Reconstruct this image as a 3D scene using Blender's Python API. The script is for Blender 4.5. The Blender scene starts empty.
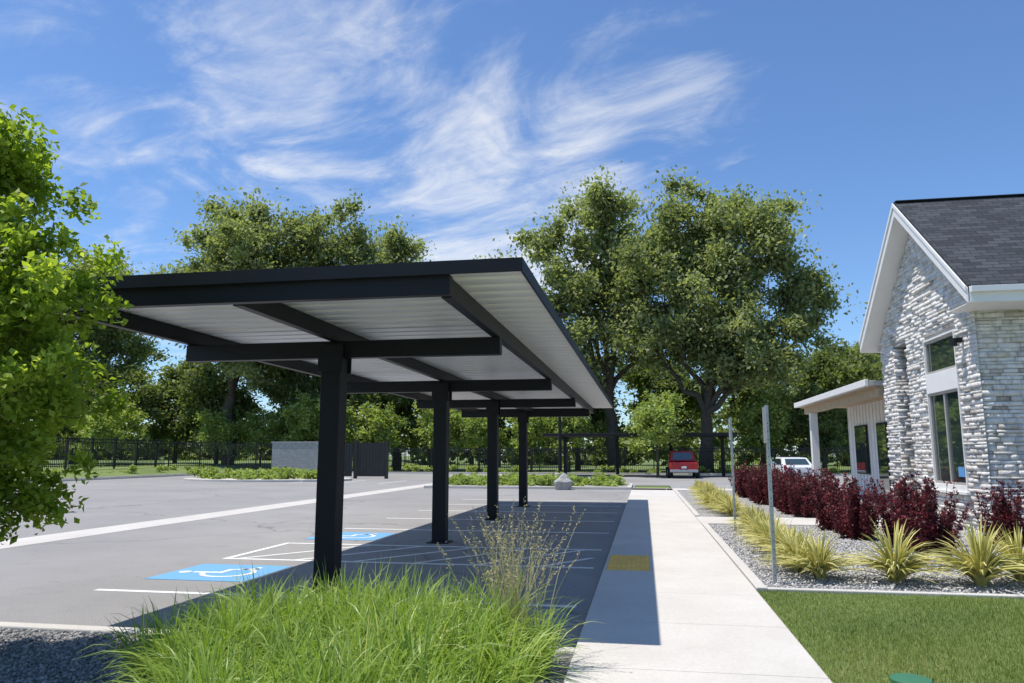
import bpy, math, numpy as np
from mathutils import Vector
R = np.random.default_rng(7)
scene = bpy.context.scene
COL = scene.collection

# ---------------------------------------------------------------- materials
def newmat(name):
    m = bpy.data.materials.new(name); m.use_nodes = True
    nt = m.node_tree; nt.nodes.clear()
    out = nt.nodes.new('ShaderNodeOutputMaterial')
    return m, nt, out
def L(nt, a, b): nt.links.new(a, b)
def noise(nt, pos, scale, detail=5, rough=.6):
    n = nt.nodes.new('ShaderNodeTexNoise'); n.inputs['Scale'].default_value = scale
    n.inputs['Detail'].default_value = detail; n.inputs['Roughness'].default_value = rough
    L(nt, pos, n.inputs['Vector']); return n.outputs['Fac']
def ramp(nt, fac, stops):
    r = nt.nodes.new('ShaderNodeValToRGB'); e = r.color_ramp.elements
    while len(e) > 1: e.remove(e[-1])
    e[0].position = stops[0][0]; e[0].color = (*stops[0][1], 1)
    for p, c in stops[1:]:
        x = e.new(p); x.color = (*c, 1)
    L(nt, fac, r.inputs['Fac']); return r.outputs['Color']
def mixc(nt, fac, a, b, mode='MIX'):
    m = nt.nodes.new('ShaderNodeMix'); m.data_type = 'RGBA'; m.blend_type = mode
    if isinstance(fac, (int, float)): m.inputs[0].default_value = fac
    else: L(nt, fac, m.inputs[0])
    for i, v in ((6, a), (7, b)):
        if isinstance(v, tuple): m.inputs[i].default_value = (*v, 1)
        else: L(nt, v, m.inputs[i])
    return m.outputs[2]
def math_(nt, op, a, b=None, c=None, clamp=False):
    m = nt.nodes.new('ShaderNodeMath'); m.operation = op; m.use_clamp = clamp
    for i, v in enumerate((a, b, c)):
        if v is None: continue
        if isinstance(v, (int, float)): m.inputs[i].default_value = v
        else: L(nt, v, m.inputs[i])
    return m.outputs[0]
def bump(nt, h, strength, dist):
    b = nt.nodes.new('ShaderNodeBump'); b.inputs['Strength'].default_value = strength
    b.inputs['Distance'].default_value = dist; L(nt, h, b.inputs['Height']); return b.outputs['Normal']
def bsdf(nt, out, col, rough=.8, metal=0, normal=None, spec=None):
    p = nt.nodes.new('ShaderNodeBsdfPrincipled')
    if isinstance(col, tuple): p.inputs['Base Color'].default_value = (*col, 1)
    else: L(nt, col, p.inputs['Base Color'])
    p.inputs['Roughness'].default_value = rough; p.inputs['Metallic'].default_value = metal
    if spec is not None: p.inputs['Specular IOR Level'].default_value = spec
    if normal is not None: L(nt, normal, p.inputs['Normal'])
    L(nt, p.outputs[0], out.inputs['Surface']); return p
def pos(nt):
    return nt.nodes.new('ShaderNodeNewGeometry').outputs['Position']
def simple(name, c, var=.12, scale=3, rough=.6, metal=0, bstr=.1, bscale=60, bd=.01, spec=None):
    m, nt, out = newmat(name); p = pos(nt)
    lo = tuple(x*(1-var) for x in c); hi = tuple(min(1, x*(1+var)) for x in c)
    col = ramp(nt, noise(nt, p, scale), [(.3, lo), (.7, hi)])
    bsdf(nt, out, col, rough, metal, bump(nt, noise(nt, p, bscale, 3), bstr, bd), spec)
    return m
def leafmat(name, stops, trans=.35, rough=.55, tcol=None):
    m, nt, out = newmat(name)
    a = nt.nodes.new('ShaderNodeAttribute'); a.attribute_name = 'tone'
    col = ramp(nt, a.outputs['Fac'], stops)
    p = nt.nodes.new('ShaderNodeBsdfPrincipled'); L(nt, col, p.inputs['Base Color'])
    p.inputs['Roughness'].default_value = rough; p.inputs['Specular IOR Level'].default_value = .3
    t = nt.nodes.new('ShaderNodeBsdfTranslucent')
    c2 = mixc(nt, 1.0, col, tcol or (1.5, 1.6, .7), 'MULTIPLY'); L(nt, c2, t.inputs['Color'])
    mx = nt.nodes.new('ShaderNodeMixShader'); mx.inputs[0].default_value = trans
    L(nt, p.outputs[0], mx.inputs[1]); L(nt, t.outputs[0], mx.inputs[2]); L(nt, mx.outputs[0], out.inputs['Surface'])
    return m

M_tree = leafmat('cottonwood_leaves', [(0, (.15,.18,.08)), (.5, (.27,.305,.14)), (1, (.43,.455,.24))], .42, .5)
M_dark = leafmat('dark_leaves', [(0, (.09,.125,.045)), (1, (.27,.31,.12))], .42)
M_light = leafmat('willow_leaves', [(0, (.20,.26,.06)), (1, (.42,.49,.17))], .42)
M_near = leafmat('maple_leaves', [(0, (.14,.20,.025)), (.5, (.28,.37,.045)), (1, (.48,.55,.11))], .5)
M_grass = leafmat('daylily_blades', [(0, (.15,.22,.035)), (.6, (.29,.40,.08)), (.93, (.42,.52,.15)), (1, (.62,.58,.3))], .35, .4)
M_lawnb = leafmat('lawn_blades', [(0, (.09,.14,.03)), (.7, (.20,.26,.06)), (1, (.40,.38,.16))], .35, .6)
M_seed = leafmat('seed_stems', [(0, (.3,.34,.12)), (1, (.62,.53,.32))], .3, .7, (1.1,1.1,.9))
M_red = leafmat('barberry_leaves', [(0, (.06,.014,.020)), (.7, (.14,.030,.040)), (1, (.29,.08,.08))], .3, .5, (1.6,.8,.8))
M_yuc = leafmat('yucca_blades', [(0, (.14,.21,.06)), (.35, (.36,.38,.11)), (.7, (.70,.62,.22)), (1, (.84,.76,.38))], .25, .5, (1.1,1.1,.7))
M_bark = simple('bark', (.085,.068,.05), .4, 6, .9, 0, .8, 14, .05)
M_black = simple('black_painted_steel', (.009,.010,.012), .2, 3, .5, 0, .05, 120, .002, .28)
M_fence = simple('black_iron', (.012,.012,.013), .2, 3, .5)
M_galv = simple('galvanised_steel', (.42,.43,.44), .15, 9, .4, .6, .05)
M_white = simple('white_trim', (.83,.815,.79), .03, 2, .5, 0, .05, 80, .002)
M_wframe = simple('window_frame_tan', (.42,.40,.36), .03, 2, .5)
M_gray = simple('block_wall_gray', (.36,.355,.35), .15, 4, .9, 0, .3, 40)
M_sign = simple('sign_aluminium', (.5,.52,.54), .05, 5, .4, .5)
M_tan = simple('porch_wood', (.5,.38,.25), .15, 5, .7)
M_roofmetal = simple('porch_roof_edge', (.5,.49,.46), .05, 2, .5)
M_yellow = simple('tactile_yellow', (.92,.53,.11), .15, 6, .7)
M_rubber = simple('tyre', (.02,.02,.02), .1, 5, .8)
M_redpaint = simple('red_car_paint', (.35,.02,.025), .05, 2, .25)
M_whitepaint_car = simple('white_car_paint', (.7,.71,.72), .03, 2, .25)
M_tail = simple('taillight', (.5,.02,.02), .1, 4, .3)
M_rock = simple('rock', (.36,.35,.33), .25, 5, .9, 0, .6, 12, .05)
M_greenlid = simple('green_plastic', (.04,.16,.08), .1, 5, .6)

def glassmat(name, c):
    m, nt, out = newmat(name)
    p = bsdf(nt, out, c, .03, 0, None, 1.0); p.inputs['Coat Weight'].default_value = 1; p.inputs['Coat Roughness'].default_value = .02
    return m
M_glass = glassmat('window_glass', (.03,.05,.045))

def m_asphalt():
    m, nt, out = newmat('asphalt'); p = pos(nt)
    big = noise(nt, p, .18, 6, .65); fine = noise(nt, p, 60, 3, .8)
    c = ramp(nt, big, [(.3, (.25,.238,.225)), (.5, (.295,.282,.268)), (.7, (.34,.326,.308))])
    c2 = ramp(nt, fine, [(.3, (.66,.66,.66)), (.7, (1.3,1.3,1.3))])
    c = mixc(nt, 1.0, c, c2, 'MULTIPLY')
    st = noise(nt, p, .9, 8, .75)
    c = mixc(nt, ramp(nt, st, [(.55, (0,0,0)), (.78, (.45,.45,.45))]), c, (.15,.147,.143))
    st2 = noise(nt, p, 2.6, 5, .6)
    c = mixc(nt, ramp(nt, st2, [(.66, (0,0,0)), (.75, (.5,.5,.5))]), c, (.10,.10,.10))
    v = nt.nodes.new('ShaderNodeTexVoronoi'); v.feature = 'DISTANCE_TO_EDGE'; v.inputs['Scale'].default_value = .09
    w = nt.nodes.new('ShaderNodeVectorMath'); w.operation = 'ADD'
    nn = nt.nodes.new('ShaderNodeTexNoise'); nn.inputs['Scale'].default_value = .5; nn.inputs['Detail'].default_value = 6
    L(nt, p, nn.inputs['Vector']); sc = nt.nodes.new('ShaderNodeVectorMath'); sc.operation='SCALE'; sc.inputs['Scale'].default_value = 2.5
    L(nt, nn.outputs['Color'], sc.inputs[0]); L(nt, p, w.inputs[0]); L(nt, sc.outputs[0], w.inputs[1]); L(nt, w.outputs[0], v.inputs['Vector'])
    cr = ramp(nt, v.outputs['Distance'], [(0, (.6,.6,.6)), (.002, (.45,.45,.45)), (.0035, (0,0,0))])
    c = mixc(nt, cr, c, (.1,.1,.1))
    bsdf(nt, out, c, .9, 0, bump(nt, fine, .5, .008)); return m
def m_concrete(name='concrete', k=1.0):
    m, nt, out = newmat(name); p = pos(nt)
    c = ramp(nt, noise(nt, p, .7, 7, .7), [(.3, (.53*k,.493*k,.44*k)), (.7, (.64*k,.605*k,.55*k))])
    c2 = ramp(nt, noise(nt, p, 45, 4, .8), [(.3, (.88,.88,.88)), (.7, (1.08,1.08,1.08))])
    c = mixc(nt, 1, c, c2, 'MULTIPLY')
    c = mixc(nt, ramp(nt, noise(nt, p, 2.2, 8, .8), [(.58, (0,0,0)), (.75, (.4,.4,.4))]), c, (.36*k,.34*k,.30*k))
    bsdf(nt, out, c, .85, 0, bump(nt, noise(nt, p, 90, 3), .3, .004)); return m
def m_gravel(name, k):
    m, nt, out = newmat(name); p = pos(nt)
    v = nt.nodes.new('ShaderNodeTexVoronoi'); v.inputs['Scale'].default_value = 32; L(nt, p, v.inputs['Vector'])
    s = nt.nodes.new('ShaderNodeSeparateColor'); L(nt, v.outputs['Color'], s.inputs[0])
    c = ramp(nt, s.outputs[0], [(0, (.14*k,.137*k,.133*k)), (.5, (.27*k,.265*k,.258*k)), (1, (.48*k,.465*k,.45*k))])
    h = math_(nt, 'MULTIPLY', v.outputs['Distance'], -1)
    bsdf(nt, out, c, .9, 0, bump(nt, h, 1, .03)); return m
def m_ground():
    m, nt, out = newmat('grass_ground'); p = pos(nt)
    c = ramp(nt, noise(nt, p, .25, 6), [(.3, (.12,.17,.045)), (.7, (.20,.26,.07))])
    c2 = ramp(nt, noise(nt, p, 25, 4, .8), [(.3, (.65,.65,.65)), (.7, (1.3,1.3,1.3))])
    bsdf(nt, out, mixc(nt, 1, c, c2, 'MULTIPLY'), .95, 0, bump(nt, noise(nt, p, 40), .8, .03)); return m
def m_stone():
    m, nt, out = newmat('ledger_stone'); p = pos(nt)
    a = nt.nodes.new('ShaderNodeAttribute'); a.attribute_name = 'tone'
    c = ramp(nt, a.outputs['Fac'], [(0, (.48,.43,.38)), (.25, (.70,.66,.60)), (.6, (.83,.80,.755)), (1, (.90,.88,.845))])
    c2 = ramp(nt, noise(nt, p, 9, 6, .7), [(.3, (.78,.76,.735)), (.6, (1.03,1.03,1.03))])
    bsdf(nt, out, mixc(nt, 1, c, c2, 'MULTIPLY'), .9, 0, bump(nt, noise(nt, p, 22, 6, .7), .9, .03)); return m
def m_shingle():
    m, nt, out = newmat('asphalt_shingles'); 
    tc = nt.nodes.new('ShaderNodeTexCoord')
    b = nt.nodes.new('ShaderNodeTexBrick'); L(nt, tc.outputs['UV'], b.inputs['Vector'])
    b.inputs['Scale'].default_value = 1; b.inputs['Brick Width'].default_value = .32; b.inputs['Row Height'].default_value = .14
    b.inputs['Mortar Size'].default_value = .008; b.inputs['Bias'].default_value = -.1
    b.inputs['Color1'].default_value = (.036,.041,.048,1); b.inputs['Color2'].default_value = (.078,.086,.098,1); b.inputs['Mortar'].default_value = (.012,.013,.016,1)
    c2 = ramp(nt, noise(nt, pos(nt), 60, 3, .8), [(.3, (.7,.7,.7)), (.7, (1.3,1.3,1.3))])
    bsdf(nt, out, mixc(nt, 1, b.outputs['Color'], c2, 'MULTIPLY'), .9, 0, bump(nt, b.outputs['Fac'], -.6, .01), .3); return m
def m_deck():
    m, nt, out = newmat('ribbed_steel_deck'); p = pos(nt)
    c = ramp(nt, noise(nt, p, 1.2, 5), [(.3, (.84,.83,.81)), (.7, (.90,.89,.87))])
    bsdf(nt, out, c, .35, 0, None); return m
def paint(name, c, wear=.5):
    m, nt, out = newmat(name); p = pos(nt)
    f = ramp(nt, noise(nt, p, 14, 8, .85), [(wear, (0,0,0)), (wear+.12, (.75,.75,.75))])
    bsdf(nt, out, mixc(nt, f, c, (.28,.275,.265)), .8, 0, bump(nt, noise(nt, p, 70, 3), .3, .004)); return m
M_asph = m_asphalt(); M_conc = m_concrete(); M_kerb = m_concrete('kerb_concrete', .97)
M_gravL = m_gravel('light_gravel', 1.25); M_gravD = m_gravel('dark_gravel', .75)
M_ground = m_ground(); M_stone = m_stone(); M_shing = m_shingle(); M_deck = m_deck()
M_line = paint('white_line_paint', (.76,.76,.73), .54); M_blue = paint('blue_paint', (.14,.37,.62), .52)

# ---------------------------------------------------------------- geometry helpers
def link(ob, parent=None):
    COL.objects.link(ob)
    if parent: ob.parent = parent
    return ob
def empty(name, loc=(0,0,0), rz=0):
    e = bpy.data.objects.new(name, None); e.location = loc; e.rotation_euler = (0,0,rz); e.empty_display_size = .3
    COL.objects.link(e); return e
def npmesh(name, V, F, mat, tone=None, smooth=False):
    V = np.asarray(V, dtype=np.float32); F = np.asarray(F, dtype=np.int32); k = F.shape[1]
    me = bpy.data.meshes.new(name)
    me.vertices.add(len(V)); me.vertices.foreach_set('co', V.ravel())
    me.loops.add(F.size); me.loops.foreach_set('vertex_index', F.ravel())
    me.polygons.add(len(F)); me.polygons.foreach_set('loop_start', np.arange(0, F.size, k, dtype=np.int32))
    try: me.polygons.foreach_set('loop_total', np.full(len(F), k, dtype=np.int32))
    except Exception: pass
    me.update(calc_edges=True)
    if tone is not None:
        a = me.attributes.new('tone', 'FLOAT', 'POINT'); a.data.foreach_set('value', np.asarray(tone, dtype=np.float32))
    if smooth: me.polygons.foreach_set('use_smooth', np.ones(len(F), dtype=bool))
    me.materials.append(mat); return me
class MB:
    def __init__(s): s.v=[]; s.f=[]
    def box(s, x0,x1,y0,y1,z0,z1):
        b=len(s.v); s.v += [(x0,y0,z0),(x1,y0,z0),(x1,y1,z0),(x0,y1,z0),(x0,y0,z1),(x1,y0,z1),(x1,y1,z1),(x0,y1,z1)]
        s.f += [(b,b+3,b+2,b+1),(b+4,b+5,b+6,b+7),(b,b+1,b+5,b+4),(b+1,b+2,b+6,b+5),(b+2,b+3,b+7,b+6),(b+3,b,b+4,b+7)]
        return s
    def poly(s, pts): b=len(s.v); s.v += [tuple(p) for p in pts]; s.f.append(tuple(range(b,b+len(pts)))); return s
    def prism(s, pts, d):
        n=len(pts); b=len(s.v); s.v += [tuple(p) for p in pts]+[(p[0]+d[0],p[1]+d[1],p[2]+d[2]) for p in pts]
        s.f.append(tuple(range(b,b+n))); s.f.append(tuple(range(b+2*n-1,b+n-1,-1)))
        for i in range(n): j=(i+1)%n; s.f.append((b+i,b+n+i,b+n+j,b+j))
        return s
    def cyl(s, c, r, h, n=16, axis='z', r2=None):
        r2 = r if r2 is None else r2; b=len(s.v)
        for k,(rr,t) in enumerate(((r,0),(r2,h))):
            for i in range(n):
                a=2*math.pi*i/n; u,w=rr*math.cos(a),rr*math.sin(a)
                if axis=='z': s.v.append((c[0]+u,c[1]+w,c[2]+t))
                elif axis=='x': s.v.append((c[0]+t,c[1]+u,c[2]+w))
                else: s.v.append((c[0]+u,c[1]+t,c[2]+w))
        s.f.append(tuple(range(b+n-1,b-1,-1))); s.f.append(tuple(range(b+n,b+2*n)))
        for i in range(n): j=(i+1)%n; s.f.append((b+i,b+j,b+n+j,b+n+i))
        return s
    def obj(s, name, mat, parent=None, bevel=0, loc=(0,0,0)):
        me=bpy.data.meshes.new(name); me.from_pydata(s.v,[],s.f); me.materials.append(mat)
        import bmesh
        bm=bmesh.new(); bm.from_mesh(me); bmesh.ops.recalc_face_normals(bm, faces=bm.faces); bm.to_mesh(me); bm.free()
        ob=bpy.data.objects.new(name, me); ob.location=loc
        if bevel:
            m=ob.modifiers.new('b','BEVEL'); m.width=bevel; m.segments=2; m.limit_method='ANGLE'
        return link(ob,parent)
def sheet(name, x0,x1,y0,y1,z,mat,parent=None): 
    return MB().poly([(x0,y0,z),(x1,y0,z),(x1,y1,z),(x0,y1,z)]).obj(name,mat,parent)
def unit(v): return v/np.maximum(np.linalg.norm(v,axis=1,keepdims=True),1e-6)
def leafquads(C, size, rng, asp=.55, up=0.9):
    n=len(C); N=unit(rng.normal(size=(n,3))+np.array([0,0,up])); A=unit(np.cross(N, rng.normal(size=(n,3)))); B=np.cross(N,A)
    s=(size*rng.uniform(.65,1.3,n))[:,None]; A=A*s; B=B*s*asp
    droop=N*s*.25
    V=np.stack([C-A-droop, C+B, C+A-droop, C-B],1).reshape(-1,3)
    return V, np.arange(4*n).reshape(n,4)
def clumpleaves(CC, CR, per, size, rng, squash=.75, asp=.55, tvar=.25, soft=False):
    Cs=[];Ts=[]
    for c,r in zip(CC,CR):
        n=int(per*(r/np.mean(CR))**2); d=unit(rng.normal(size=(n,3)))
        rad=(np.minimum(np.abs(rng.normal(0,.66,n)),1.35) if soft else rng.uniform(0,1,n)**.5)
        d=d*rad[:,None]*r
        d*= (1+.35*np.sin(3*np.arctan2(d[:,1],d[:,0])+c[0]*5))[:,None]
        d[:,2]*=squash
        if soft:
            ax=rng.normal(size=3); ax/=np.linalg.norm(ax); d+= (d@ax)[:,None]*ax[None]*.35
        Cs.append(c+d); Ts.append(np.clip(rng.normal(.5,.2)+rng.normal(0,tvar*.6,n),0,1))
    C=np.concatenate(Cs);T=np.concatenate(Ts); V,F=leafquads(C,size,rng,asp); return V,F,np.repeat(T,4)
def tube(P, rad, n=7):
    P=np.asarray(P,float); V=[];F=[]
    for i,p in enumerate(P):
        t=P[min(i+1,len(P)-1)]-P[max(i-1,0)]; t/=max(np.linalg.norm(t),1e-6)
        a=np.cross(t,[.3,1,.1]); a/=np.linalg.norm(a); b=np.cross(t,a)
        for k in range(n):
            an=2*math.pi*k/n; V.append(p+rad[i]*(math.cos(an)*a+math.sin(an)*b))
    for i in range(len(P)-1):
        for k in range(n):
            j=(k+1)%n; F.append((i*n+k,i*n+j,(i+1)*n+j,(i+1)*n+k))
    return V,F
def wig(a,b,rng,k=6,amt=.08,sag=0):
    a=np.array(a,float);b=np.array(b,float);t=np.linspace(0,1,k)[:,None];P=a+(b-a)*t
    ln=np.linalg.norm(b-a);off=rng.normal(size=(k,3))*ln*amt;off[0]=0;off[-1]=0
    P=P+off; P[:,2]+=np.sin(t[:,0]*math.pi)*ln*sag; return P
def tree_meshes(name, ells, trunk_h, r0, leafsize, per, rclump, seed, mat, wsides=7, squash=.75, surf=.35, soft=True):
    rng=np.random.default_rng(seed); CC=[];CR=[];tv=[];tf=[]
    def add(P,rad):
        v,f=tube(P,rad,wsides); b=len(tv); tv.extend(v); tf.extend([tuple(i+b for i in q) for q in f])
    top=np.array([rng.normal(0,.03*trunk_h),rng.normal(0,.03*trunk_h),trunk_h])
    add(wig((0,0,-.1),top,rng,6,.02),np.linspace(r0*1.15,r0*.75,6))
    for (cx,cy,cz,rx,ry,rz,n) in ells:
        c=np.array([cx,cy,cz]); low=c-np.array([0,0,rz*.15])
        limb=wig(top,low,rng,7,.05,.05); add(limb,np.linspace(r0*.5,r0*.16,7))
        d=unit(rng.normal(size=(n,3))); rr=rng.uniform(surf,1,n)**.6
        pts=c+d*rr[:,None]*np.array([rx,ry,rz])*(1+.14*rng.normal(size=(n,1)))
        for p in pts:
            CC.append(p);CR.append(rclump*rng.uniform(.5,1.35))
            if rng.random()<.6:
                s=limb[rng.integers(3,7)]; q=wig(s,p,rng,5,.07,.06); add(q,np.linspace(r0*.12,r0*.02,5))
    V,F,T=clumpleaves(CC,CR,per,leafsize,rng,squash,soft=soft)
    return npmesh(name+'_leaves',V,F,mat,T), npmesh(name+'_wood',tv,tf,M_bark,None,True)
def place_tree(name, meshes, loc, s=1, rz=0, sz=None):
    e=empty(name,loc,rz); e.scale=(s,s,sz or s)
    for nm,me in zip(('foliage','trunk_and_limbs'),meshes): link(bpy.data.objects.new(nm,me),e)
    return e
def blades(base, az, length, reach, width, rng, tone, k=5, droop=.55, twist=None):
    n=len(base); t=np.linspace(0,1,k+1)[None,:]
    D=np.stack([np.cos(az),np.sin(az),0*az],1); S=np.stack([-np.sin(az),np.cos(az),0*az],1)
    hz=reach[:,None]*(t**1.7); zz=length[:,None]*(t-droop*t**3*(reach/np.maximum(length,.01))[:,None].clip(0,1.2))
    P=base[:,None,:]+D[:,None,:]*hz[:,:,None]; P[:,:,2]+=zz
    w=width[:,None]*np.minimum(1,.55+t*2)*(1-t**2.5); w[:,-1]=width*.04
    S=unit(S+rng.normal(0,.35,(n,3)))
    A=P-S[:,None,:]*w[:,:,None]/2; B=P+S[:,None,:]*w[:,:,None]/2
    V=np.stack([A,B],2).reshape(-1,3); m=2*(k+1); F=[]
    idx=np.arange(n)*m
    for i in range(k): F.append(np.stack([idx+2*i,idx+2*i+1,idx+2*i+3,idx+2*i+2],1))
    return V,np.concatenate(F),np.repeat(tone,m)

# ---------------------------------------------------------------- ground
sheet('ground',-600,600,-200,900,-.03,M_ground)
lot=MB().poly([(-34.5,6.1,0),(-.5,6.1,0),(-.5,40,0),(-.5,62,0),(-34.5,62,0)]).poly([(-.5,40,0),(45,40,0),(45,62,0),(-.5,62,0)]).obj('parking_lot',M_asph)
sheet('access_road',-34.5,-.5,-30,2.0,0,M_asph)
sheet('concrete_gutter',-11.9,-10.9,6.13,60,.004,M_kerb)
e=empty('kerb')
MB().box(-34.5,-.57,5.98,6.13,-.05,.10).obj('front_kerb',M_kerb,e,.015)
MB().box(-34.65,-34.5,0,62,-.05,.13).obj('side_kerb',M_kerb,e,.015)
MB().box(-39,45,62,62.15,-.05,.13).obj('rear_kerb',M_kerb,e,.015)
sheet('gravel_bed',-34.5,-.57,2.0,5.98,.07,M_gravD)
gx=np.linspace(-120,-34.65,50); gy=np.linspace(-20,150,60); V=[];F=[]
for y in gy:
    for x in gx:
        t=min(1,max(0,(-34.65-x)/5)); V.append((x,y,.1+.55*t*t*(3-2*t)+.06*math.sin(x*.7+y*.4)*t))
for j in range(59):
    for i in range(49): a=j*50+i; F.append((a,a+1,a+51,a+50))
link(bpy.data.objects.new('terrain',npmesh('terrain',V,F,M_ground,None,True)))
sheet('gravel_verge',-36.2,-34.66,6,61.9,.16,M_gravL)
pw0,pw1=-.57,1.2
mb=MB(); y=-2.0
while y<33.0:
    mb.box(pw0,pw1,y+.005,y+1.52-.005,-.05,.1); y+=1.52
mb.obj('concrete_path',M_conc,None,.006)
sheet('path_joint',pw0+.02,pw1,-2,33,.085,M_gravD)
mb=MB(); x=1.21
while x<6.3: mb.box(x,min(x+1.3,6.3)-.008,17.3,19.1,-.05,.1); x+=1.3
mb.obj('building_walkway',M_conc,None,.006)
mb=MB(); x=-.57
while x<12: mb.box(x,x+1.5-.008,33.01,34.8,-.05,.1); x+=1.5
mb.obj('cross_sidewalk',M_conc,None,.006)
sheet('gravel_ground',1.21,30,9.1,40,.075,M_gravL)
e=empty('planting_bed_edging')
MB().box(1.33,9,9.0,9.1,-.05,.115).obj('lawn_edge',M_kerb,e,.01)
MB().box(1.21,1.33,9.0,17.2,-.05,.125).obj('path_edge',M_kerb,e,.01)
MB().box(1.21,1.33,19.2,33,-.05,.125).obj('path_edge_rear',M_kerb,e,.01)
sheet('lawn',1.21,12,-3,9.0,.08,M_ground)
e=empty('irrigation_valve_cover'); MB().cyl((1.72,5.62,.06),.13,.06,24).obj('lid',M_greenlid,e,.008)
e=empty('tactile_paving')
MB().box(-.53,.04,10.15,11.6,.09,.106).obj('plate',M_yellow,e,.003)
mb=MB()
for i in range(9):
    for j in range(23): mb.cyl((-.50+i*.0635,10.2+j*.0612,.106),.014,.006,8,'z',.009)
mb.obj('domes',M_yellow,e)
mk=empty('parking_markings')
mb=MB()
for yy in (8.2,10.95,13.0,15.75,18.45,21.15,23.85,26.55): mb.box(-6.5,-.75,yy-.05,yy+.05,.001,.004)
mb.box(-6.5,-6.4,11.0,12.95,.001,.004)
for i in range(6):
    x=-6.3+i*.95; mb.prism([(x,11.0,.001),(x+.1,11.0,.001),(x+1.5,12.95,.001),(x+1.4,12.95,.001)] if x+1.5<-.75 else [(x,11,.001),(x+.1,11,.001),(-.8,11+1.95*.5,.001),(-.9,11+1.95*.5,.001)],(0,0,.0025))
for yy in (10,13,16,19,22,25,28,31): mb.box(-34,-28.8,yy-.05,yy+.05,.001,.004)
for xx in np.arange(-20,-8,2.7): mb.box(xx-.05,xx+.05,40,45,.001,.004)
mb.obj('white_lines',M_line,mk)
def ada(y0):
    MB().box(-6.45,-5.05,y0,y0+1.35,.001,.006).obj('blue_square',M_blue,mk)
    m=MB(); cx,cy=-5.8,y0+.68; z=.009
    def P(u,v): return (cx-v*1.0, cy+u*1.0, z)
    n=20
    for i in range(n):
        a0=math.radians(100+i*13); a1=math.radians(100+(i+1)*13); c=(-.05,-.17)
        m.poly([P(c[0]+r*math.cos(a),c[1]+r*math.sin(a)) for r,a in ((.3,a0),(.37,a0),(.37,a1),(.3,a1))])
    m.poly([P(-.08+.085*math.cos(a),.46+.085*math.sin(a)) for a in np.linspace(0,2*math.pi,14)[:-1]])
    for q in ([(-.12,.34),(-.03,.34),(.0,-.02),(-.1,-.02)],[(-.1,-.022),(-.1,-.1),(.24,-.1),(.24,-.022)],[(.17,-.102),(.25,-.102),(.38,-.4),(.3,-.43)],[(.3,-.432),(.3,-.36),(.46,-.34),(.46,-.41)][::-1]):
        m.poly([P(*t) for t in q])
    m.obj('wheelchair_symbol',M_line,mk)
ada(9.0); ada(13.65)

# ---------------------------------------------------------------- carport
def carport(name, x0,x1,y0,y1, posts, px, ztop):
    e=empty(name)
    zb=ztop-.52; 
    bx0,bx1=px-2.0,px+2.1
    for i,yy in enumerate(posts):
        MB().box(px-.125,px+.125,yy-.125,yy+.125,-.05,zb+.003).obj('post',M_black,e,.01)
        MB().box(px-.2,px+.2,yy-.2,yy+.2,.0,.02).obj('base_plate',M_black,e,.004)
        m=MB()
        for sx_ in (-1,1):
            for sy_ in (-1,1): m.cyl((px+sx_*.165,yy+sy_*.165,.02),.018,.03,8)
        m.obj('anchor_bolts',M_galv,e)
        MB().box(bx0,bx1,yy-.07,yy+.07,zb,zb+.21).obj('cross_beam',M_black,e,.008)
        m=MB()
        for s in (-1,1): m.box(px-.16,px+.16,yy+s*.135-.012,yy+s*.135+.012,zb-.18,zb+.16)
        m.obj('beam_bracket',M_black,e,.003)
    zp=zb+.212
    for xx in (bx0+.06,px,bx1-.06):
        MB().box(xx-.05,xx+.05,y0+.23,y1-.23,zp,zp+.18).obj('purlin',M_black,e,.006)
    for yy in (y0+.12,y1-.12):
        MB().box(bx0,bx1+.01,yy-.05,yy+.05,zp-.001,zp+.178).obj('end_beam',M_black,e,.006)
    zd=zp+.183; V=[];F=[]; prof=[]; y=y0+.03
    while y<y1-.05:
        prof += [(y,zd),(y+.20,zd),(y+.215,zd+.065),(y+.285,zd+.065),(y+.30,zd)]
        y+=.3
    prof=[p for p in prof if p[0]<y1-.03]
    for (yy,zz) in prof: V += [(x0+.03,yy,zz),(x1-.03,yy,zz)]
    for i in range(len(prof)-1): F.append((2*i,2*i+1,2*i+3,2*i+2))
    link(bpy.data.objects.new('ribbed_deck',npmesh('deck',V,F,M_deck)),e)
    MB().box(x0+.02,x1-.02,y0+.02,y1-.02,zd+.068,zd+.085).obj('roof_top',M_black,e)
    m=MB().box(x0,x1,y0,y0+.02,zd-.02,zd+.10).box(x0,x1,y1-.02,y1,zd-.02,zd+.10).box(x0,x0+.02,y0+.02,y1-.02,zd-.02,zd+.10).box(x1-.02,x1,y0+.02,y1-.02,zd-.02,zd+.10)
    m.obj('fascia',M_black,e)
    for xx,yy in ((-3.1,11.0),(-3.1,16.2),(-3.1,21)):
        MB().cyl((xx,yy,zd-.07),.13,.068,20,'z',.17).obj('ceiling_light',M_white,e,.01)
    return e
carport('carport',-6.1,-.98,6.08,25.6,(8.6,13.6,18.5,23.3),-3.75,3.3)
e=empty('carport')
MB().box(-7.4,6.6,55,60.5,2.95,3.17).obj('roof',M_black,e,.02)
for xx in (-6,-2,2,5.8): MB().box(xx-.12,xx+.12,57.6,57.84,-.03,2.749).obj('post',M_black,e,.01)
for xx in (-6,-2,2,5.8): MB().box(xx-.07,xx+.07,55.3,60.2,2.75,2.948).obj('cross_beam',M_black,e,.01)

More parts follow.
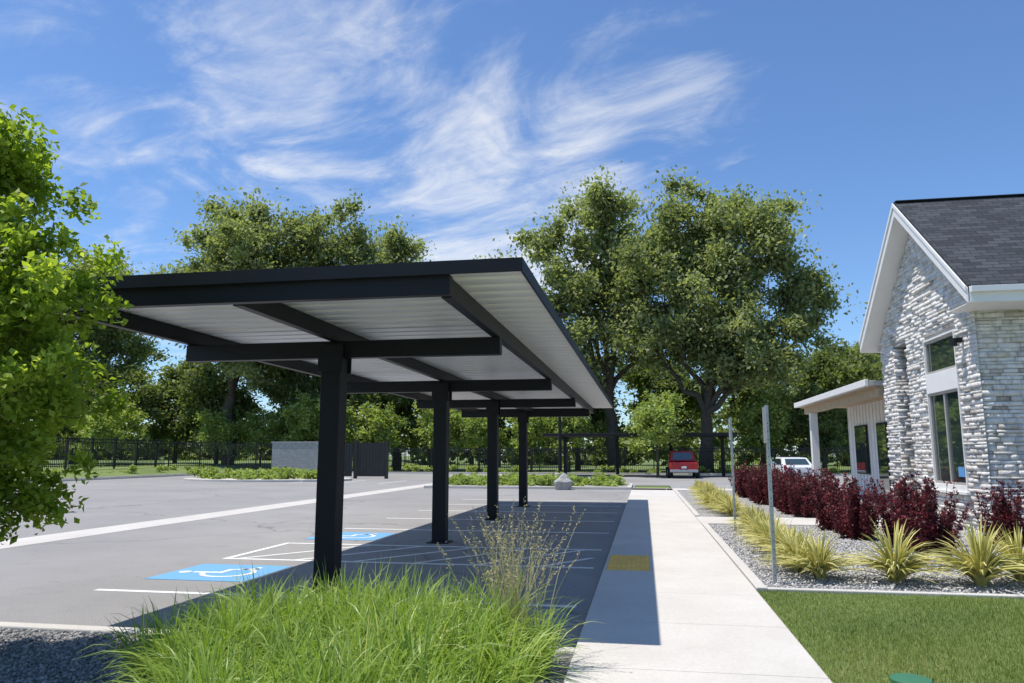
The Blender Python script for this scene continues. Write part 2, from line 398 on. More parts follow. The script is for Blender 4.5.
# ---------------------------------------------------------------- building
def stone_face(rng, plane, c, a0,a1, ztopf, holes, z0=.05, depth=.065, rh=.08):
    V=[];F=[];T=[]; z=z0
    while z<8:
        h=rh*rng.uniform(.6,1.5); segs=[(a0,a1)]
        for (h0,h1,g0,g1) in holes:
            if z+h>g0 and z<g1:
                ns=[]
                for s0,s1 in segs:
                    if h1<=s0 or h0>=s1: ns.append((s0,s1)); continue
                    if h0>s0: ns.append((s0,h0))
                    if h1<s1: ns.append((h1,s1))
                segs=ns
        for s0,s1 in segs:
            a=s0
            while a<s1-.01:
                w=rng.uniform(.08,.42); b=min(a+w,s1)
                if s1-b<.08: b=s1
                if z+h<=ztopf((a+b)/2)+.02:
                    d=depth*rng.uniform(.25,1); g=.002
                    i=len(V); A0,A1,Z0,Z1=a+g,b-g,z+g,z+h-g
                    j=lambda: rng.uniform(-.014,.014)
                    if plane=='x':
                        pts=[(c,A0,Z0),(c,A1,Z0),(c,A1,Z1),(c,A0,Z1)]; q=[(c-d+j(),A0+.004,Z0+.004),(c-d+j(),A1-.004,Z0+.004),(c-d+j(),A1-.004,Z1-.004),(c-d+j(),A0+.004,Z1-.004)]
                    else:
                        pts=[(A0,c,Z0),(A1,c,Z0),(A1,c,Z1),(A0,c,Z1)]; q=[(A0+.004,c-d+j(),Z0+.004),(A1-.004,c-d+j(),Z0+.004),(A1-.004,c-d+j(),Z1-.004),(A0+.004,c-d+j(),Z1-.004)]
                    V+=pts+q; F+=[(i+4,i+5,i+6,i+7),(i,i+1,i+5,i+4),(i+1,i+2,i+6,i+5),(i+2,i+3,i+7,i+6),(i+3,i,i+4,i+7)]
                    T+=[float(np.clip(rng.normal(.62,.27),0,1))]*8
                a=b
        z+=h
    return V,F,T
H=empty('stone_building')
WX=6.42; Y0,Y1=15.6,21.25; YR=18.15; ZE=4.62; ZR=7.42; sl=(ZR-ZE)/(YR-14.7)
gt=lambda y: ZR-.26-abs(y-YR)*sl
wy0,wy1=16.45,18.1
holes=[(wy0-.03,wy1+.03,.86,4.16),(19.35,20.35,0,4.35)]
V,F,T=stone_face(R,'x',WX,Y0-.07,Y1,gt,holes)
link(bpy.data.objects.new('gable_stone',npmesh('gs',V,F,M_stone,T)),H)
V,F,T=stone_face(R,'y',Y0,WX+.0,14,lambda x:4.42,[])
link(bpy.data.objects.new('side_stone',npmesh('ss',V,F,M_stone,T)),H)
V,F,T=stone_face(R,'y',20.35,WX-.02,WX+.9,lambda x:4.3,[])
link(bpy.data.objects.new('column_stone',npmesh('cs',V,F,M_stone,T)),H)
mb=MB()
def gpoly(y0,y1,z0,x):
    ys=[y0]+([YR] if y0<YR<y1 else [])+[y1]
    return [(x,y0,z0),(x,y1,z0)]+[(x,yy,gt(yy)+.02) for yy in reversed(ys)]
mb.prism(gpoly(Y0+.002,wy0,0,WX+.003),(.25,0,0)); mb.prism(gpoly(wy1,19.35,0,WX+.003),(.25,0,0)); mb.prism(gpoly(20.352,Y1,0,WX+.003),(.25,0,0))
mb.prism(gpoly(wy0,wy1,4.15,WX+.003),(.25,0,0)); mb.prism(gpoly(19.35,20.352,4.33,WX+.003),(.25,0,0))
mb.box(WX+.003,WX+.253,wy0,wy1,0,.9)
mb.box(WX+.26,14,Y0+.002,Y0+.2,0,4.5); mb.box(WX+.26,14,Y1-.2,Y1,0,4.5)
mb.box(WX+.9,WX+1.0,19.2,Y1-.2,0,4.6)
mb.obj('backing_wall',simple('mortar_gray',(.42,.41,.39),.1),H)
MB().box(WX+.85,WX+.895,19.5,20.25,.1,2.3).obj('side_door',M_glass,H)
w=MB()
x0,x1=WX-.07,WX+.05
w.box(x0,x1,wy0-.03,wy0,.86,4.16).box(x0,x1,wy1,wy1+.03,.86,4.16).box(x0,x1,wy0,wy1,4.12,4.16).box(x0,x1,wy0,wy1,2.95,3.38).box(x0-.05,x1,wy0-.1,wy1+.1,.80,.859).box(x0,x1,wy0,wy1,.861,.98)
w.obj('window_trim',M_white,H,.006)
w=MB()
def frame(z0,z1):
    xa,xb=WX-.04,WX+.02
    w.box(xa,xb,wy0+.001,wy0+.05,z0,z1).box(xa,xb,wy1-.05,wy1-.001,z0,z1).box(xa,xb,wy0+.051,wy1-.051,z0,z0+.05).box(xa,xb,wy0+.051,wy1-.051,z1-.05,z1)
frame(.982,2.948); frame(3.382,4.118); w.box(WX-.035,WX+.015,(wy0+wy1)/2-.03,(wy0+wy1)/2+.03,1.033,2.897)
w.obj('window_frame',M_wframe,H,.003)
MB().box(WX+.0,WX+.012,wy0+.03,wy1-.03,1.0,2.93).box(WX,WX+.012,wy0+.03,wy1-.03,3.4,4.1).obj('window_panes',M_glass,H)
MB().box(WX-.02,WX-.002,16.6,16.9,1.15,1.35).obj('window_sticker',simple('blue_sticker',(.1,.3,.6)),H)
RX0=6.0; RX1=16
def roofslab(ya,za,yb,zb,name):
    ob=MB().prism([(RX0,ya,za),(RX0,yb,zb),(RX0,yb,zb+.09),(RX0,ya,za+.09)],(RX1-RX0,0,0)).obj(name,M_shing,H)
    me=ob.data; uv=me.uv_layers.new(name='UVMap'); ln=math.hypot(yb-ya,zb-za)
    for lp in me.loops:
        v=me.vertices[lp.vertex_index].co; uv.data[lp.index].uv=(v.x, (v.y-ya)/(yb-ya)*ln)
roofslab(14.66,ZE,YR,ZR,'roof_slope'); roofslab(21.64,ZE,YR,ZR,'roof_slope')
MB().box(RX0,RX1,YR-.09,YR+.09,ZR+.07,ZR+.115).obj('ridge_cap',M_shing,H,.02)
m=MB()
for ya in (14.66,21.64):
    s=1 if ya<YR else -1
    m.prism([(RX0-.03,ya,ZE+.03),(RX0-.03,YR,ZR+.03),(RX0-.03,YR,ZR-.25),(RX0-.03,ya,ZE-.25)],(.029,0,0))
    m.prism([(RX0-.055,ya,ZE+.07),(RX0-.055,YR,ZR+.07),(RX0-.055,YR,ZR-.03),(RX0-.055,ya,ZE-.03)],(.024,0,0))
    m.prism([(RX0,ya,ZE-.24),(RX0,YR,ZR-.24),(RX0,YR,ZR-.22),(RX0,ya,ZE-.22)],(WX+.1-RX0,0,0))
    yy=ya-.02*s
    m.box(RX0,RX1,min(yy,yy-.02*s),max(yy,yy-.02*s),ZE-.24,ZE+.06)
m.box(RX0,RX1,14.66,Y0+.1,ZE-.245,ZE-.225); m.box(WX,RX1,Y1-.1,21.64,ZE-.245,ZE-.225)
m.box(RX0,RX1,14.52,14.638,ZE-.06,ZE+.05)
m.obj('white_fascia_and_soffit',M_white,H,.004)
m=MB().box(WX-.16,WX-.06,16.0,16.1,3.83,3.93).cyl((WX-.22,16.05,3.76),.07,.16,14,'z',.05); m.obj('wall_light',M_black,H,.004)
m=MB().box(6.15,13,21.7,31.6,3.48,3.62); m.obj('porch_roof',M_roofmetal,H,.01)
MB().box(6.05,6.14,21.7,31.6,3.47,3.66).obj('porch_gutter',M_white,H,.01)
MB().box(6.3,13,21.8,31.5,3.44,3.478).obj('porch_ceiling',M_tan,H)
MB().box(6.4,6.62,21.8,31.45,3.2,3.438).obj('porch_beam',M_tan,H,.01)
for yy in (30.4,): MB().box(6.38,6.64,yy-.13,yy+.13,.35,3.198).box(6.33,6.69,yy-.18,yy+.18,.07,.349).obj('porch_post',M_white,H,.008)
m=MB().box(8,13,21.3,31.3,0,3.438).obj('wing_wall',M_white,H)
m=MB(); y=21.6
while y<31.2: m.box(7.975,7.998,y,y+.05,.1,3.43); y+=.4
m.obj('battens',M_white,H)
for (ya,yb,za,zb) in ((26.5,27.5,.1,2.6),(23.5,25.2,.9,2.6),(28.8,30.2,.9,2.6)):
    MB().box(7.94,7.97,ya-.08,yb+.08,za,zb+.08).obj('window_trim',M_black,H)
    MB().box(7.92,7.938,ya,yb,za+.05,zb).obj('window_panes',M_glass,H)

# ---------------------------------------------------------------- sign posts
def signpost(x,y,zt):
    e=empty('sign_post',(x,y,.08))
    MB().box(-.022,.022,-.022,.022,-.08,zt-.08).obj('post',M_galv,e,.004)
    m=MB()
    for i in range(int((zt-.3)/.1)): m.cyl((0,-.0235,.1+i*.1),.006,.047,8,'y')
    m.obj('punched_holes',M_black,e)
    MB().box(-.03,-.0235,-.13,.13,zt-.54,zt-.1).obj('sign_plate',M_sign,e,.002)
signpost(1.5,9.55,2.2); signpost(1.78,15.9,2.36)
e=empty('street_lamp',(-4.1,37,0))
MB().cyl((0,0,0),.28,.7,16).obj('concrete_base',M_kerb,e,.02)
MB().cyl((0,0,.7),.09,8.0,12,'z',.06).obj('pole',M_black,e)
MB().box(-.12,.5,-.15,.15,8.6,8.72).obj('lamp_head',M_black,e,.02)
# ---------------------------------------------------------------- fence
fe=empty('iron_fence'); m=MB()
def fence(p0,p1,zb,h):
    p0=np.array(p0,float);p1=np.array(p1,float);d=p1-p0;ln=np.linalg.norm(d);u=d/ln;nrm=np.array([-u[1],u[0]])
    def bar(a,b,w,z0,z1):
        A=p0+u*a;B=p0+u*b;q=[A-nrm*w/2,B-nrm*w/2,B+nrm*w/2,A+nrm*w/2]
        m.prism([(t[0],t[1],z0) for t in q],(0,0,z1-z0))
    s=0
    while s<ln: bar(s-.05,s+.05,.1,zb-.3,zb+h+.1); s+=2.4
    s=.15
    while s<ln: bar(s-.016,s+.016,.032,zb+.08,zb+h); s+=.16
    for z in (.2,h-.35,h-.12): bar(0,ln,.045,zb+z,zb+z+.055)
fence((-39,26),(-39,56),.6,2.2); fence((-38.8,56.2),(-34.7,58),.5,2.2); fence((-34.6,58.2),(-30.6,63.5),.1,2.5); fence((-30.4,63.5),(40,63.5),.0,2.2)
m.obj('fence_panels',M_fence,fe)
e=empty('trash_enclosure'); 
m=MB(); EY=48.2; XA,XB=-25.4,-21.6
for r in range(12):
    o=.2 if r%2 else 0; x=XA-o
    while x<XB:
        a=max(x,XA);b=min(x+.393,XB)
        if b-a>.05: m.box(a,b,EY,EY+.2,r*.2+.0,r*.2+.194)
        x+=.4
m.box(XA,XA+.2,EY+.201,EY+4,0,2.4).box(XA-.1,XB+.1,EY-.03,EY+.23,2.4,2.5)
m.obj('block_wall',M_gray,e)
m=MB().box(XB+.1,XB+.3,EY,EY+.2,0,2.6).box(-17.2,-17.0,EY,EY+.2,0,2.6).box(-19.4,-19.2,EY,EY+.2,0,2.6)
for a,b in ((XB+.35,-19.45),(-19.15,-17.25)):
    x=a
    while x<b-.15: m.box(x,x+.2,EY+.05,EY+.1,.15,2.4); x+=.215
m.obj('gates',M_fence,e)
def vehicle(name, loc, rz, paintm, pickup):
    e=empty(name,loc,rz); W=.95 if pickup else .9; Ln=5.6 if pickup else 4.6
    if pickup: prof=[(0,.55),(0,1.08),(2.0,1.08),(2.05,1.15),(5.4,1.1),(5.6,.95),(5.6,.5),(5.2,.42),(.3,.42)]; cab=[(1.95,1.14),(2.15,1.85),(3.5,1.88),(4.3,1.13)]
    else: prof=[(0,.45),(.02,.9),(.3,.98),(3.4,.95),(4.4,.8),(4.6,.6),(4.55,.35),(.2,.32)]; cab=[(.25,.97),(.9,1.42),(2.4,1.45),(3.4,.95)]
    MB().prism([(-W,y,z) for y,z in prof],(2*W,0,0)).obj('body',paintm,e,.06)
    n=len(cab); v=[(-W+.03+.16*(z>1.3),y,z) for y,z in cab]+[(W-.03-.16*(z>1.3),y,z) for y,z in cab]
    mm=MB(); mm.v=v; mm.f=[tuple(range(n)),tuple(range(2*n-1,n-1,-1))]+[(i,n+i,n+(i+1)%n,(i+1)%n) for i in range(n)]
    mm.obj('cab',paintm,e,.05)
    z0,z1=(1.25,1.75) if pickup else (1.03,1.36); ya,yb=(2.0,2.14) if pickup else (.33,.83)
    MB().poly([(-.68,ya-.03,z0),(.68,ya-.03,z0),(.6,yb-.06,z1),(-.6,yb-.06,z1)]).obj('rear_window',M_glass,e)
    for s in (-1,1):
        MB().poly([(s*(W+.0),(cab[0][0]+.3),z0),(s*(W+.0),cab[3][0]-.4,z0),(s*(W-.12),cab[2][0]-.05,z1),(s*(W-.12),cab[1][0]+.1,z1)]).obj('side_window',M_glass,e)
        for yy in (.95,Ln-1.0):
            MB().cyl((s*W-.12,yy,.36),.36,.24,22,'x').obj('wheel',M_rubber,e,.03)
            MB().cyl((s*(W+.0)-.13,yy,.36),.2,.262,16,'x').obj('hub',M_galv,e,.01)
        MB().box(s*(W-.11)-.08,s*(W-.11)+.08,-.03,.05,.7,1.0).obj('taillight',M_tail,e,.01)
    MB().box(-W+.02,W-.02,-.13,.02,.42,.6).obj('bumper',M_galv,e,.03)
    MB().box(-.16,.16,-.035,-.0,.68,.82).obj('number_plate',M_white,e,.005)
vehicle('pickup_truck',(2.65,52,0),0,M_redpaint,True)
vehicle('parked_car',(8.9,46,0),math.radians(4),M_whitepaint_car,False)

# ---------------------------------------------------------------- plants
def fore():
    rng=np.random.default_rng(3); B=[];AZ=[];LE=[];RE=[];W=[];T=[]
    cl=[]
    y=2.9
    while y<5.95:
        xl=-3.4 if y>4.85 else -3.35*(y/4.9)+.15
        x=xl+rng.uniform(0,.15)
        while x<-.86: cl.append((x+rng.normal(0,.07),min(5.82,y+rng.normal(0,.07)))); x+=.245
        y+=.245
    for cx,cy in cl:
        n=int(rng.uniform(95,125)); az=rng.uniform(0,2*math.pi,n); r=rng.uniform(0,.1,n)
        hh=rng.uniform(.88,1.12)
        edge = 1.0 if (cx>-3.0 and cx<-1.1) else .82
        B.append(np.stack([cx+np.cos(az)*r,cy+np.sin(az)*r,np.full(n,.06)],1)); AZ.append(az+rng.normal(0,.2,n)); l=rng.uniform(.42,.82,n)*hh*edge
        LE.append(l); RE.append(l*rng.uniform(.15,.9,n)); W.append(rng.uniform(.009,.019,n)); T.append(np.clip(rng.normal(.5,.09)+rng.normal(0,.2,n),0,1))
    V,F,T=blades(np.concatenate(B),np.concatenate(AZ),np.concatenate(LE),np.concatenate(RE),np.concatenate(W),rng,np.concatenate(T),6,.68)
    link(bpy.data.objects.new('daylily_grass',npmesh('daylily_grass',V,F,M_grass,T,True)))
    n=130; az=rng.uniform(0,2*math.pi,n); base=np.stack([-.98+rng.normal(0,.10,n),5.6+rng.normal(0,.09,n),np.full(n,.06)],1)
    l=rng.uniform(.75,1.27,n); re=l*rng.uniform(.05,.45,n)
    V,F,T=blades(base,az,l,re,np.full(n,.006),rng,rng.uniform(0,1,n),6,.3)
    Vs=[V];Fs=[F];Ts=[T];b=len(V)
    Cc=[]
    for bs,a,r_,ll in zip(base,az,re,l):
        for t in np.linspace(.78,1,16):
            Cc.append(bs+np.array([math.cos(a)*r_*t**1.7,math.sin(a)*r_*t**1.7,ll*(t-.3*t**3*min(1.2,r_/ll))])+rng.normal(0,.006,3))
    v,f=leafquads(np.array(Cc),.012,rng,.3); Vs.append(v);Fs.append(f+b);Ts.append(rng.uniform(.4,1,len(v)))
    link(bpy.data.objects.new('ornamental_grass',npmesh('ornamental_grass',np.concatenate(Vs),np.concatenate(Fs),M_seed,np.concatenate(Ts))))
fore()
def lawn():
    rng=np.random.default_rng(5); n=90000
    y=3.4+5.6*rng.uniform(0,1,n); x=rng.uniform(1.21,1.3+.46*y,n)
    ok=(x-1.72)**2+(y-5.62)**2>.14**2; x=x[ok];y=y[ok];n=len(x); base=np.stack([x,y,np.full(n,.08)],1)
    az=rng.uniform(0,2*math.pi,n); l=rng.uniform(.02,.05,n)*(1+.25*np.sin(x*2.3)*np.sin(y*1.7)); re=l*rng.uniform(.1,.9,n)
    t=np.clip(.5+.14*np.sin(x*1.3+y)+.12*np.sin(y*2.9-x*2)+rng.normal(0,.22,n),0,1)
    V,F,T=blades(base,az,l,re,rng.uniform(.003,.006,n),rng,t,2,.4)
    link(bpy.data.objects.new('lawn_grass',npmesh('lawn_grass',V,F,M_lawnb,T)))
lawn()
def stones(name,x0,x1,y0,y1,n,s0,s1,z,mat,seed):
    rng=np.random.default_rng(seed)
    o=np.array([(1,0,0),(-1,0,0),(0,1,0),(0,-1,0),(0,0,1),(0,0,-1)],float); f=np.array([(0,2,4),(2,1,4),(1,3,4),(3,0,4),(2,0,5),(1,2,5),(3,1,5),(0,3,5)])
    c=np.stack([rng.uniform(x0,x1,n),rng.uniform(y0,y1,n),np.full(n,z)],1); s=rng.uniform(s0,s1,n)
    V=np.repeat(o[None],n,0)*rng.uniform(.6,1.3,(n,6,1))*s[:,None,None]; a=rng.uniform(0,6.28,n); ca,sa=np.cos(a)[:,None],np.sin(a)[:,None]
    X=V[:,:,0]*ca-V[:,:,1]*sa;Y=V[:,:,0]*sa+V[:,:,1]*ca; V=np.stack([X,Y,V[:,:,2]*.7],2)+c[:,None,:]
    F=(f[None]+np.arange(n)[:,None,None]*6).reshape(-1,3)
    link(bpy.data.objects.new(name,npmesh(name,V.reshape(-1,3),F,mat,np.repeat(rng.uniform(0,1,n),6))))
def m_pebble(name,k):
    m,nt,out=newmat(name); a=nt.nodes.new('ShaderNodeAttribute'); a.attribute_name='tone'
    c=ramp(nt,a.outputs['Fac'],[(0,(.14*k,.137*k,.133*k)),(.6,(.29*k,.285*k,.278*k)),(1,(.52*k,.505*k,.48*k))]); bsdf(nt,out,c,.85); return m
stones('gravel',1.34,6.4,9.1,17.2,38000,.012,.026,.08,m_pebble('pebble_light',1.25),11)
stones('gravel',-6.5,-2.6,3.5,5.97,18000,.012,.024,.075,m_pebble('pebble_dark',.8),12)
def barberry(seed):
    rng=np.random.default_rng(seed); CC=[];CR=[]; tv=[];tf=[]
    for i in range(34):
        a=rng.uniform(0,6.28); r=rng.uniform(0,.46); h=rng.uniform(.62,1.18)*(1-.25*r)
        top=np.array([math.cos(a)*r*1.3,math.sin(a)*r*1.3,h]); bot=np.array([math.cos(a)*r*.6,math.sin(a)*r*.6,0])
        v,f=tube([bot,top],[.008,.004],4); b=len(tv); tv.extend(v); tf.extend([tuple(q+b for q in g) for g in f])
        for t in np.linspace(.1,1,9): CC.append(bot+(top-bot)*t+rng.normal(0,.02,3)); CR.append(.085*(1.3-.8*t))
    V,F,T=clumpleaves(CC,CR,24,.026,rng,1.3,.6,.3)
    return npmesh('barberry_leaves',V,F,M_red,T), npmesh('barberry_stems',tv,tf,M_bark)
BB=[barberry(s) for s in (1,2,3)]
def put(name,meshes,x,y,z,s,rz):
    e=empty(name,(x,y,z),rz); e.scale=(s,s,s)
    for nm,me in zip(('foliage','stems'),meshes): link(bpy.data.objects.new(nm,me),e)
i=0
ys=[12.9,13.6,14.7,15.6,16.5,19.8,20.7,21.6,22.5,23.4,24.3,25.3,26.3,27.3,28.4,29.5]
for y in ys:
    put('barberry_shrub',BB[i%3],3.95+R.normal(0,.12)+(.35 if y<14 else 0),y,.08,R.uniform(.92,1.14),R.uniform(0,6)); i+=1
for x,y in ((4.75,14.0),(6.0,14.2),(6.9,14.1),(7.6,14.3),(4.7,15.3),(4.7,20.5),(4.8,22.5)): put('barberry_shrub',BB[i%3],x,y,.08,R.uniform(.85,1.05),R.uniform(0,6)); i+=1
def yucca(seed):
    rng=np.random.default_rng(seed); n=180; az=rng.uniform(0,6.28,n); el=rng.uniform(0,1,n)
    base=np.stack([np.cos(az)*.05,np.sin(az)*.05,rng.uniform(0,.12,n)],1); l=(.28+.47*el)*rng.uniform(.85,1.1,n); re=.88*(1-el*.82)*rng.uniform(.8,1.1,n)
    V,F,T=blades(base,az,l,re,rng.uniform(.03,.045,n),rng,np.clip(rng.normal(.72,.16,n),.2,1),5,.45)
    V2,F2,T2=blades(base+np.array([0,0,.004]),az+.03,l*.98,re*.98,rng.uniform(.009,.016,n),rng,np.clip(rng.normal(.12,.1,n),0,.4),5,.45)
    return (npmesh('yucca_blades',np.concatenate([V,V2]),np.concatenate([F,F2+len(V)]),M_yuc,np.concatenate([T,T2])),)
YY=[yucca(s) for s in (1,2,3)]
k=0
for x,y,s in ((2.95,9.9,1.0),(3.85,9.8,1.04),(4.45,10.2,.96),(5.1,10.0,.95)): put('yucca',YY[k%3],x,y,.08,s,R.uniform(0,6)); k+=1
y=10.0
while y<32:
    if not 16.9<y<19.4: put('yucca',YY[k%3],1.98+R.normal(0,.1)+.012*(y-9),y,.08,R.uniform(.66,.84),R.uniform(0,6)); k+=1
    y+=.5
def cover(name,pts,h,size,mat,seed,per=60):
    rng=np.random.default_rng(seed); CC=np.array([(x,y,rng.uniform(.1,h)) for x,y in pts]); CR=np.full(len(pts),.35)*rng.uniform(.7,1.2,len(pts))
    V,F,T=clumpleaves(CC,CR,per,size,rng,.7); link(bpy.data.objects.new(name,npmesh(name,V,F,mat,T)))
e=empty('planter_island'); MB().box(-10.5,-.6,35,39.5,-.02,.13).obj('island_kerb',M_kerb,e,.02); sheet('island_soil',-10.3,-.8,35.2,39.3,.135,M_gravL,e)
cover('groundcover_plants',[(R.uniform(-10,-1),R.uniform(35.4,39)) for _ in range(170)],.45,.09,M_light,21,90)
n=24; ring=[(-23.5+5.5*math.cos(a),44.2+3.2*math.sin(a),-.02) for a in np.linspace(0,2*math.pi,n+1)[:-1]]
e=empty('planter_island'); MB().prism(ring,(0,0,.15)).obj('island_kerb',M_kerb,e,.02)
cover('groundcover_plants',[(-23.5+5*r*math.cos(a),44.2+2.9*r*math.sin(a)) for r,a in zip(R.uniform(0,1,120)**.5,R.uniform(0,6.28,120))],.55,.11,M_light,22,90)
cover('boundary_shrubs',[(R.uniform(-33,30),R.uniform(62.4,63.1)) for _ in range(75)]+[(R.uniform(-37.6,-36.3),R.uniform(34,60)) for _ in range(30)],.6,.12,M_light,23,80)
import bmesh
bm=bmesh.new(); bmesh.ops.create_icosphere(bm,subdivisions=3,radius=.6)
for v in bm.verts:
    c=v.co; v.co*= 1+.15*math.sin(c.x*6+1)*math.cos(c.y*5)+.08*math.sin(c.z*11)
me=bpy.data.meshes.new('boulder'); bm.to_mesh(me); bm.free(); me.materials.append(M_rock)
ob=bpy.data.objects.new('boulder',me); ob.location=(-3.7,34.6,.25); ob.scale=(.8,.6,.7); link(ob)

# ---------------------------------------------------------------- trees
nt_=tree_meshes('maple',[(-.2,0,.98,.48,.55,.5,34),(.02,0,1.45,.76,.78,.7,68),(.14,0,2.1,.96,.9,.8,104),(.06,0,2.75,.90,.85,.7,86),(-.05,0,3.45,.66,.66,.7,50),(-.02,0,4.05,.38,.4,.55,24)],.7,.065,.033,125,.172,31,M_near,6,.85,.35,False)
place_tree('maple_tree',nt_,(-5.12,4.75,.07),1,0)
TA=tree_meshes('ta',[(-2,0,12.5,5.5,6,5,46),(2,1,17,5,5,5,40),(-3.8,0,18,3.6,4,4,22),(0,0,21.8,3.2,3,2.8,16),(4,-1,11,3.6,4,2.6,18)],6.5,.55,.21,350,1.3,41,M_tree,7,.8,.2)
TB=tree_meshes('tb',[(1,0,13,6.5,7,4.5,60),(-4,0,17,4.6,5,5,40),(4,0,17,5,5,4.5,42),(0,1,21,4.6,4,3,30),(6.5,0,19.5,2.8,3,2.6,15),(7,-1,10.5,3.4,4,2.8,22),(-5,0,10.5,3.2,4,2.6,18),(9,0,14.5,2.6,3,2.8,15),(3,-2,8.6,4.2,4,1.8,20)],4.8,.62,.21,350,1.3,42,M_tree,7,.8,.2)
TC=tree_meshes('tc',[(0,0,6,4,4,4,40),(1.5,0,9,3,3,3,24),(-1.5,0,8,3,3,3,20)],2.5,.25,.22,240,1.1,43,M_dark)
TD=tree_meshes('td',[(0,0,3.2,1.9,1.9,1.9,34),(.3,0,4.8,1.4,1.4,1.2,16)],1.6,.1,.13,150,.55,44,M_light,5)
place_tree('cottonwood_tree',TA,(-2.7,69,0),1.04,.3,1.12)
place_tree('cottonwood_tree',TB,(5.3,66,0),.95,.0,1.07)
place_tree('cottonwood_tree',TA,(-40.5,68,0),1.1,2.1,1.13)
place_tree('cottonwood_tree',TB,(-33,74,0),1.03,3.4,1.16)
place_tree('cottonwood_tree',TA,(-26.5,78,0),.95,.6,1.1)
place_tree('cottonwood_tree',TA,(-61,72,0),1.0,4.4)
place_tree('cottonwood_tree',TB,(-66,64,0),.85,1.4)
place_tree('cottonwood_tree',TA,(-19.5,98,0),1.1,1.0,1.15)
place_tree('cottonwood_tree',TB,(27,92,0),.62,2.0)
for x,y,s in ((-56,68,1),(-49,72,1.05),(-43,70,.9),(-27,72,1.05),(-22,76,1.1),(-17,73,1.0),(-12,76,1.05),(-7,80,1.1),(12,80,1.0),(17,76,.95),(22,82,1.1),(-34,71,.9),(-62,60,.9),(14.5,68,.6),(30,75,1.0),(3,86,1.1)):
    place_tree('broadleaf_tree',TC,(x,y,0),s*R.uniform(.9,1.1),R.uniform(0,6))
for x,y,s in ((-40,65,1.0),(-36.5,67,1.1),(-32,67,1.25),(-28.5,66.5,1.1),(-24,66.5,1.2),(-18.5,66,1.2),(-14.8,66.5,1.1),(-10,66.5,1.2),(-6.5,66,1.1),(.9,54,1.12),(10.5,67,1.2),(-47,58,1.1),(-50,64,1.2)):
    place_tree('young_tree',TD,(x,y,0),s*R.uniform(.92,1.08),R.uniform(0,6))
rng=np.random.default_rng(77); CC=[];CR=[]
for i in range(1100):
    x=rng.uniform(-190,150); CC.append((x,rng.uniform(112,125),rng.uniform(.2,1)**1.3*(7.5+2.5*math.sin(x*.13)+1.5*math.sin(x*.41)))); CR.append(rng.uniform(1.6,2.9))
V,F,T=clumpleaves(np.array(CC),CR,55,.6,rng); link(bpy.data.objects.new('distant_trees',npmesh('distant_trees',V,F,M_dark,T)))

# ---------------------------------------------------------------- light, sky, camera
sd=Vector((-1.1,-.22,3.25)).normalized(); elev=math.asin(sd.z); rot=math.atan2(sd.x,sd.y)
sun=bpy.data.lights.new('sun','SUN'); sun.energy=5.0; sun.angle=math.radians(.5); sun.color=(1,.95,.87)
so=bpy.data.objects.new('sun',sun); so.rotation_euler=(-sd).to_track_quat('-Z','Y').to_euler(); COL.objects.link(so)
w=bpy.data.worlds.new('World'); scene.world=w; w.use_nodes=True; nt=w.node_tree; nt.nodes.clear()
out=nt.nodes.new('ShaderNodeOutputWorld'); bg=nt.nodes.new('ShaderNodeBackground'); L(nt,bg.outputs[0],out.inputs[0])
sky=nt.nodes.new('ShaderNodeTexSky'); sky.sky_type='NISHITA'; sky.sun_disc=False; sky.sun_elevation=elev; sky.sun_rotation=rot%(2*math.pi)
sky.air_density=1.0; sky.dust_density=.3; sky.ozone_density=2.0
tc=nt.nodes.new('ShaderNodeTexCoord'); D=tc.outputs['Generated']
sx=nt.nodes.new('ShaderNodeSeparateXYZ'); L(nt,D,sx.inputs[0])
zz=math_(nt,'MAXIMUM',sx.outputs[2],.06)
cx=nt.nodes.new('ShaderNodeCombineXYZ'); L(nt,math_(nt,'DIVIDE',sx.outputs[0],zz),cx.inputs[0]); L(nt,math_(nt,'DIVIDE',sx.outputs[1],zz),cx.inputs[1])
def streak(angle,sc,scale,detail,dist,seedz,rough=.6):
    vr=nt.nodes.new('ShaderNodeVectorRotate'); vr.rotation_type='Z_AXIS'; vr.inputs['Angle'].default_value=math.radians(angle); L(nt,cx.outputs[0],vr.inputs[0])
    mp=nt.nodes.new('ShaderNodeMapping'); mp.inputs['Scale'].default_value=(sc[0],sc[1],1); mp.inputs['Location'].default_value=(0,0,seedz); L(nt,vr.outputs[0],mp.inputs[0])
    n=nt.nodes.new('ShaderNodeTexNoise'); n.inputs['Scale'].default_value=scale; n.inputs['Detail'].default_value=detail; n.inputs['Roughness'].default_value=rough; n.inputs['Distortion'].default_value=dist
    L(nt,mp.outputs[0],n.inputs['Vector']); return n.outputs['Fac']
s1=streak(42,(.8,1.4),1.9,10,.9,1.3,.6); s2=streak(30,(.8,2.2),5,8,.7,4.1,.7); big=streak(20,(1,1.1),.95,3,.3,9.7)
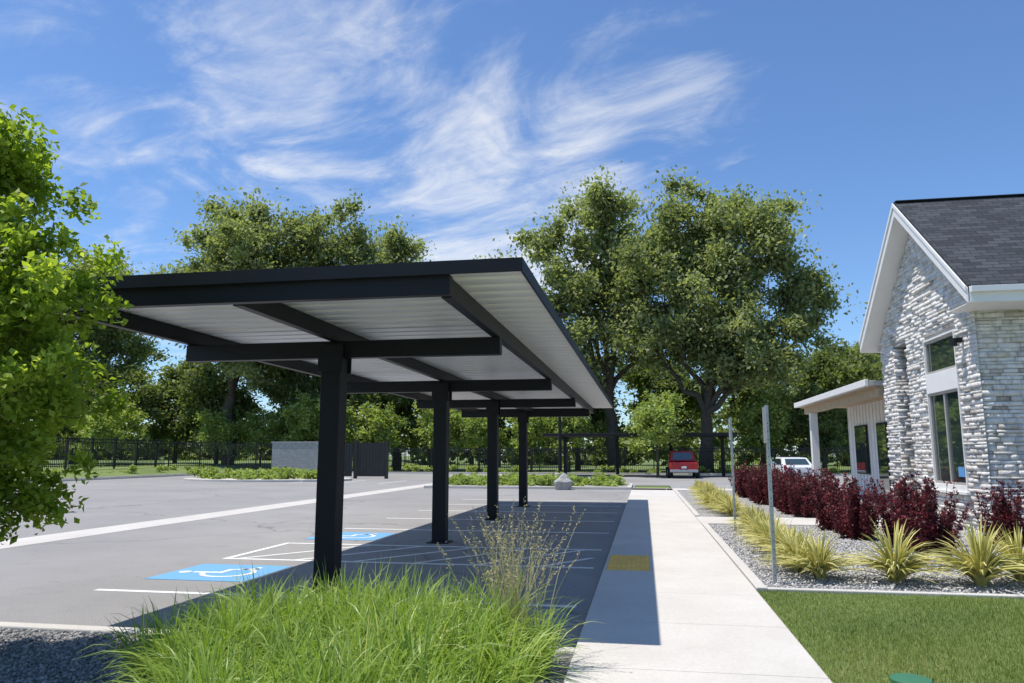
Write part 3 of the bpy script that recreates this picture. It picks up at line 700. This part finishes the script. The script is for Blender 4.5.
def spot(d,ang,amp):
    v=nt.nodes.new('ShaderNodeVectorMath'); v.operation='DOT_PRODUCT'; L(nt,D,v.inputs[0]); v.inputs[1].default_value=d
    mr=nt.nodes.new('ShaderNodeMapRange'); mr.interpolation_type='SMOOTHSTEP'; L(nt,v.outputs['Value'],mr.inputs[0]); mr.inputs[1].default_value=math.cos(math.radians(ang)); mr.inputs[2].default_value=1; mr.inputs[3].default_value=0; mr.inputs[4].default_value=amp
    return mr.outputs[0]
cov=spot((-.404,.793,.455),15,.27)
for a in (((-.164,.928,.334),15,.34),((-.02,.93,.39),10,.18),((-.586,.715,.383),14,.18),((-.55,.82,.16),20,.14),((.12,.90,.42),9,.10)):
    cov=math_(nt,'MAXIMUM',cov,spot(*a))
# clear patch: cirrus thins out to the right (east)
cov=math_(nt,'SUBTRACT',cov,spot((.42,.80,.43),20,.16))
val=math_(nt,'ADD',math_(nt,'MULTIPLY',s1,.80),math_(nt,'MULTIPLY',s2,.22)); val=math_(nt,'ADD',val,math_(nt,'MULTIPLY',big,.40)); val=math_(nt,'ADD',val,cov)
mr=nt.nodes.new('ShaderNodeMapRange'); mr.interpolation_type='SMOOTHSTEP'; L(nt,val,mr.inputs[0]); mr.inputs[1].default_value=.82; mr.inputs[2].default_value=1.28; mr.inputs[4].default_value=.92
tint=mixc(nt,1.0,sky.outputs[0],(.80,1.0,1.24),'MULTIPLY')
col=mixc(nt,mr.outputs[0],tint,(7.0,7.1,7.25))
L(nt,col,bg.inputs['Color']); bg.inputs['Strength'].default_value=.135
scene.view_settings.view_transform='Standard'; scene.view_settings.look='None'; scene.view_settings.exposure=0
cam=bpy.data.cameras.new('camera'); cam.lens=26.0; cam.sensor_width=36; cam.clip_end=3000; cam.clip_start=.05
co=bpy.data.objects.new('camera',cam); co.location=(0,0,1.6)
th=math.radians(8.7); ps=math.radians(10.0)
co.rotation_euler=Vector((-math.sin(ps)*math.cos(th),math.cos(ps)*math.cos(th),math.sin(th))).to_track_quat('-Z','Y').to_euler()
COL.objects.link(co); scene.camera=co
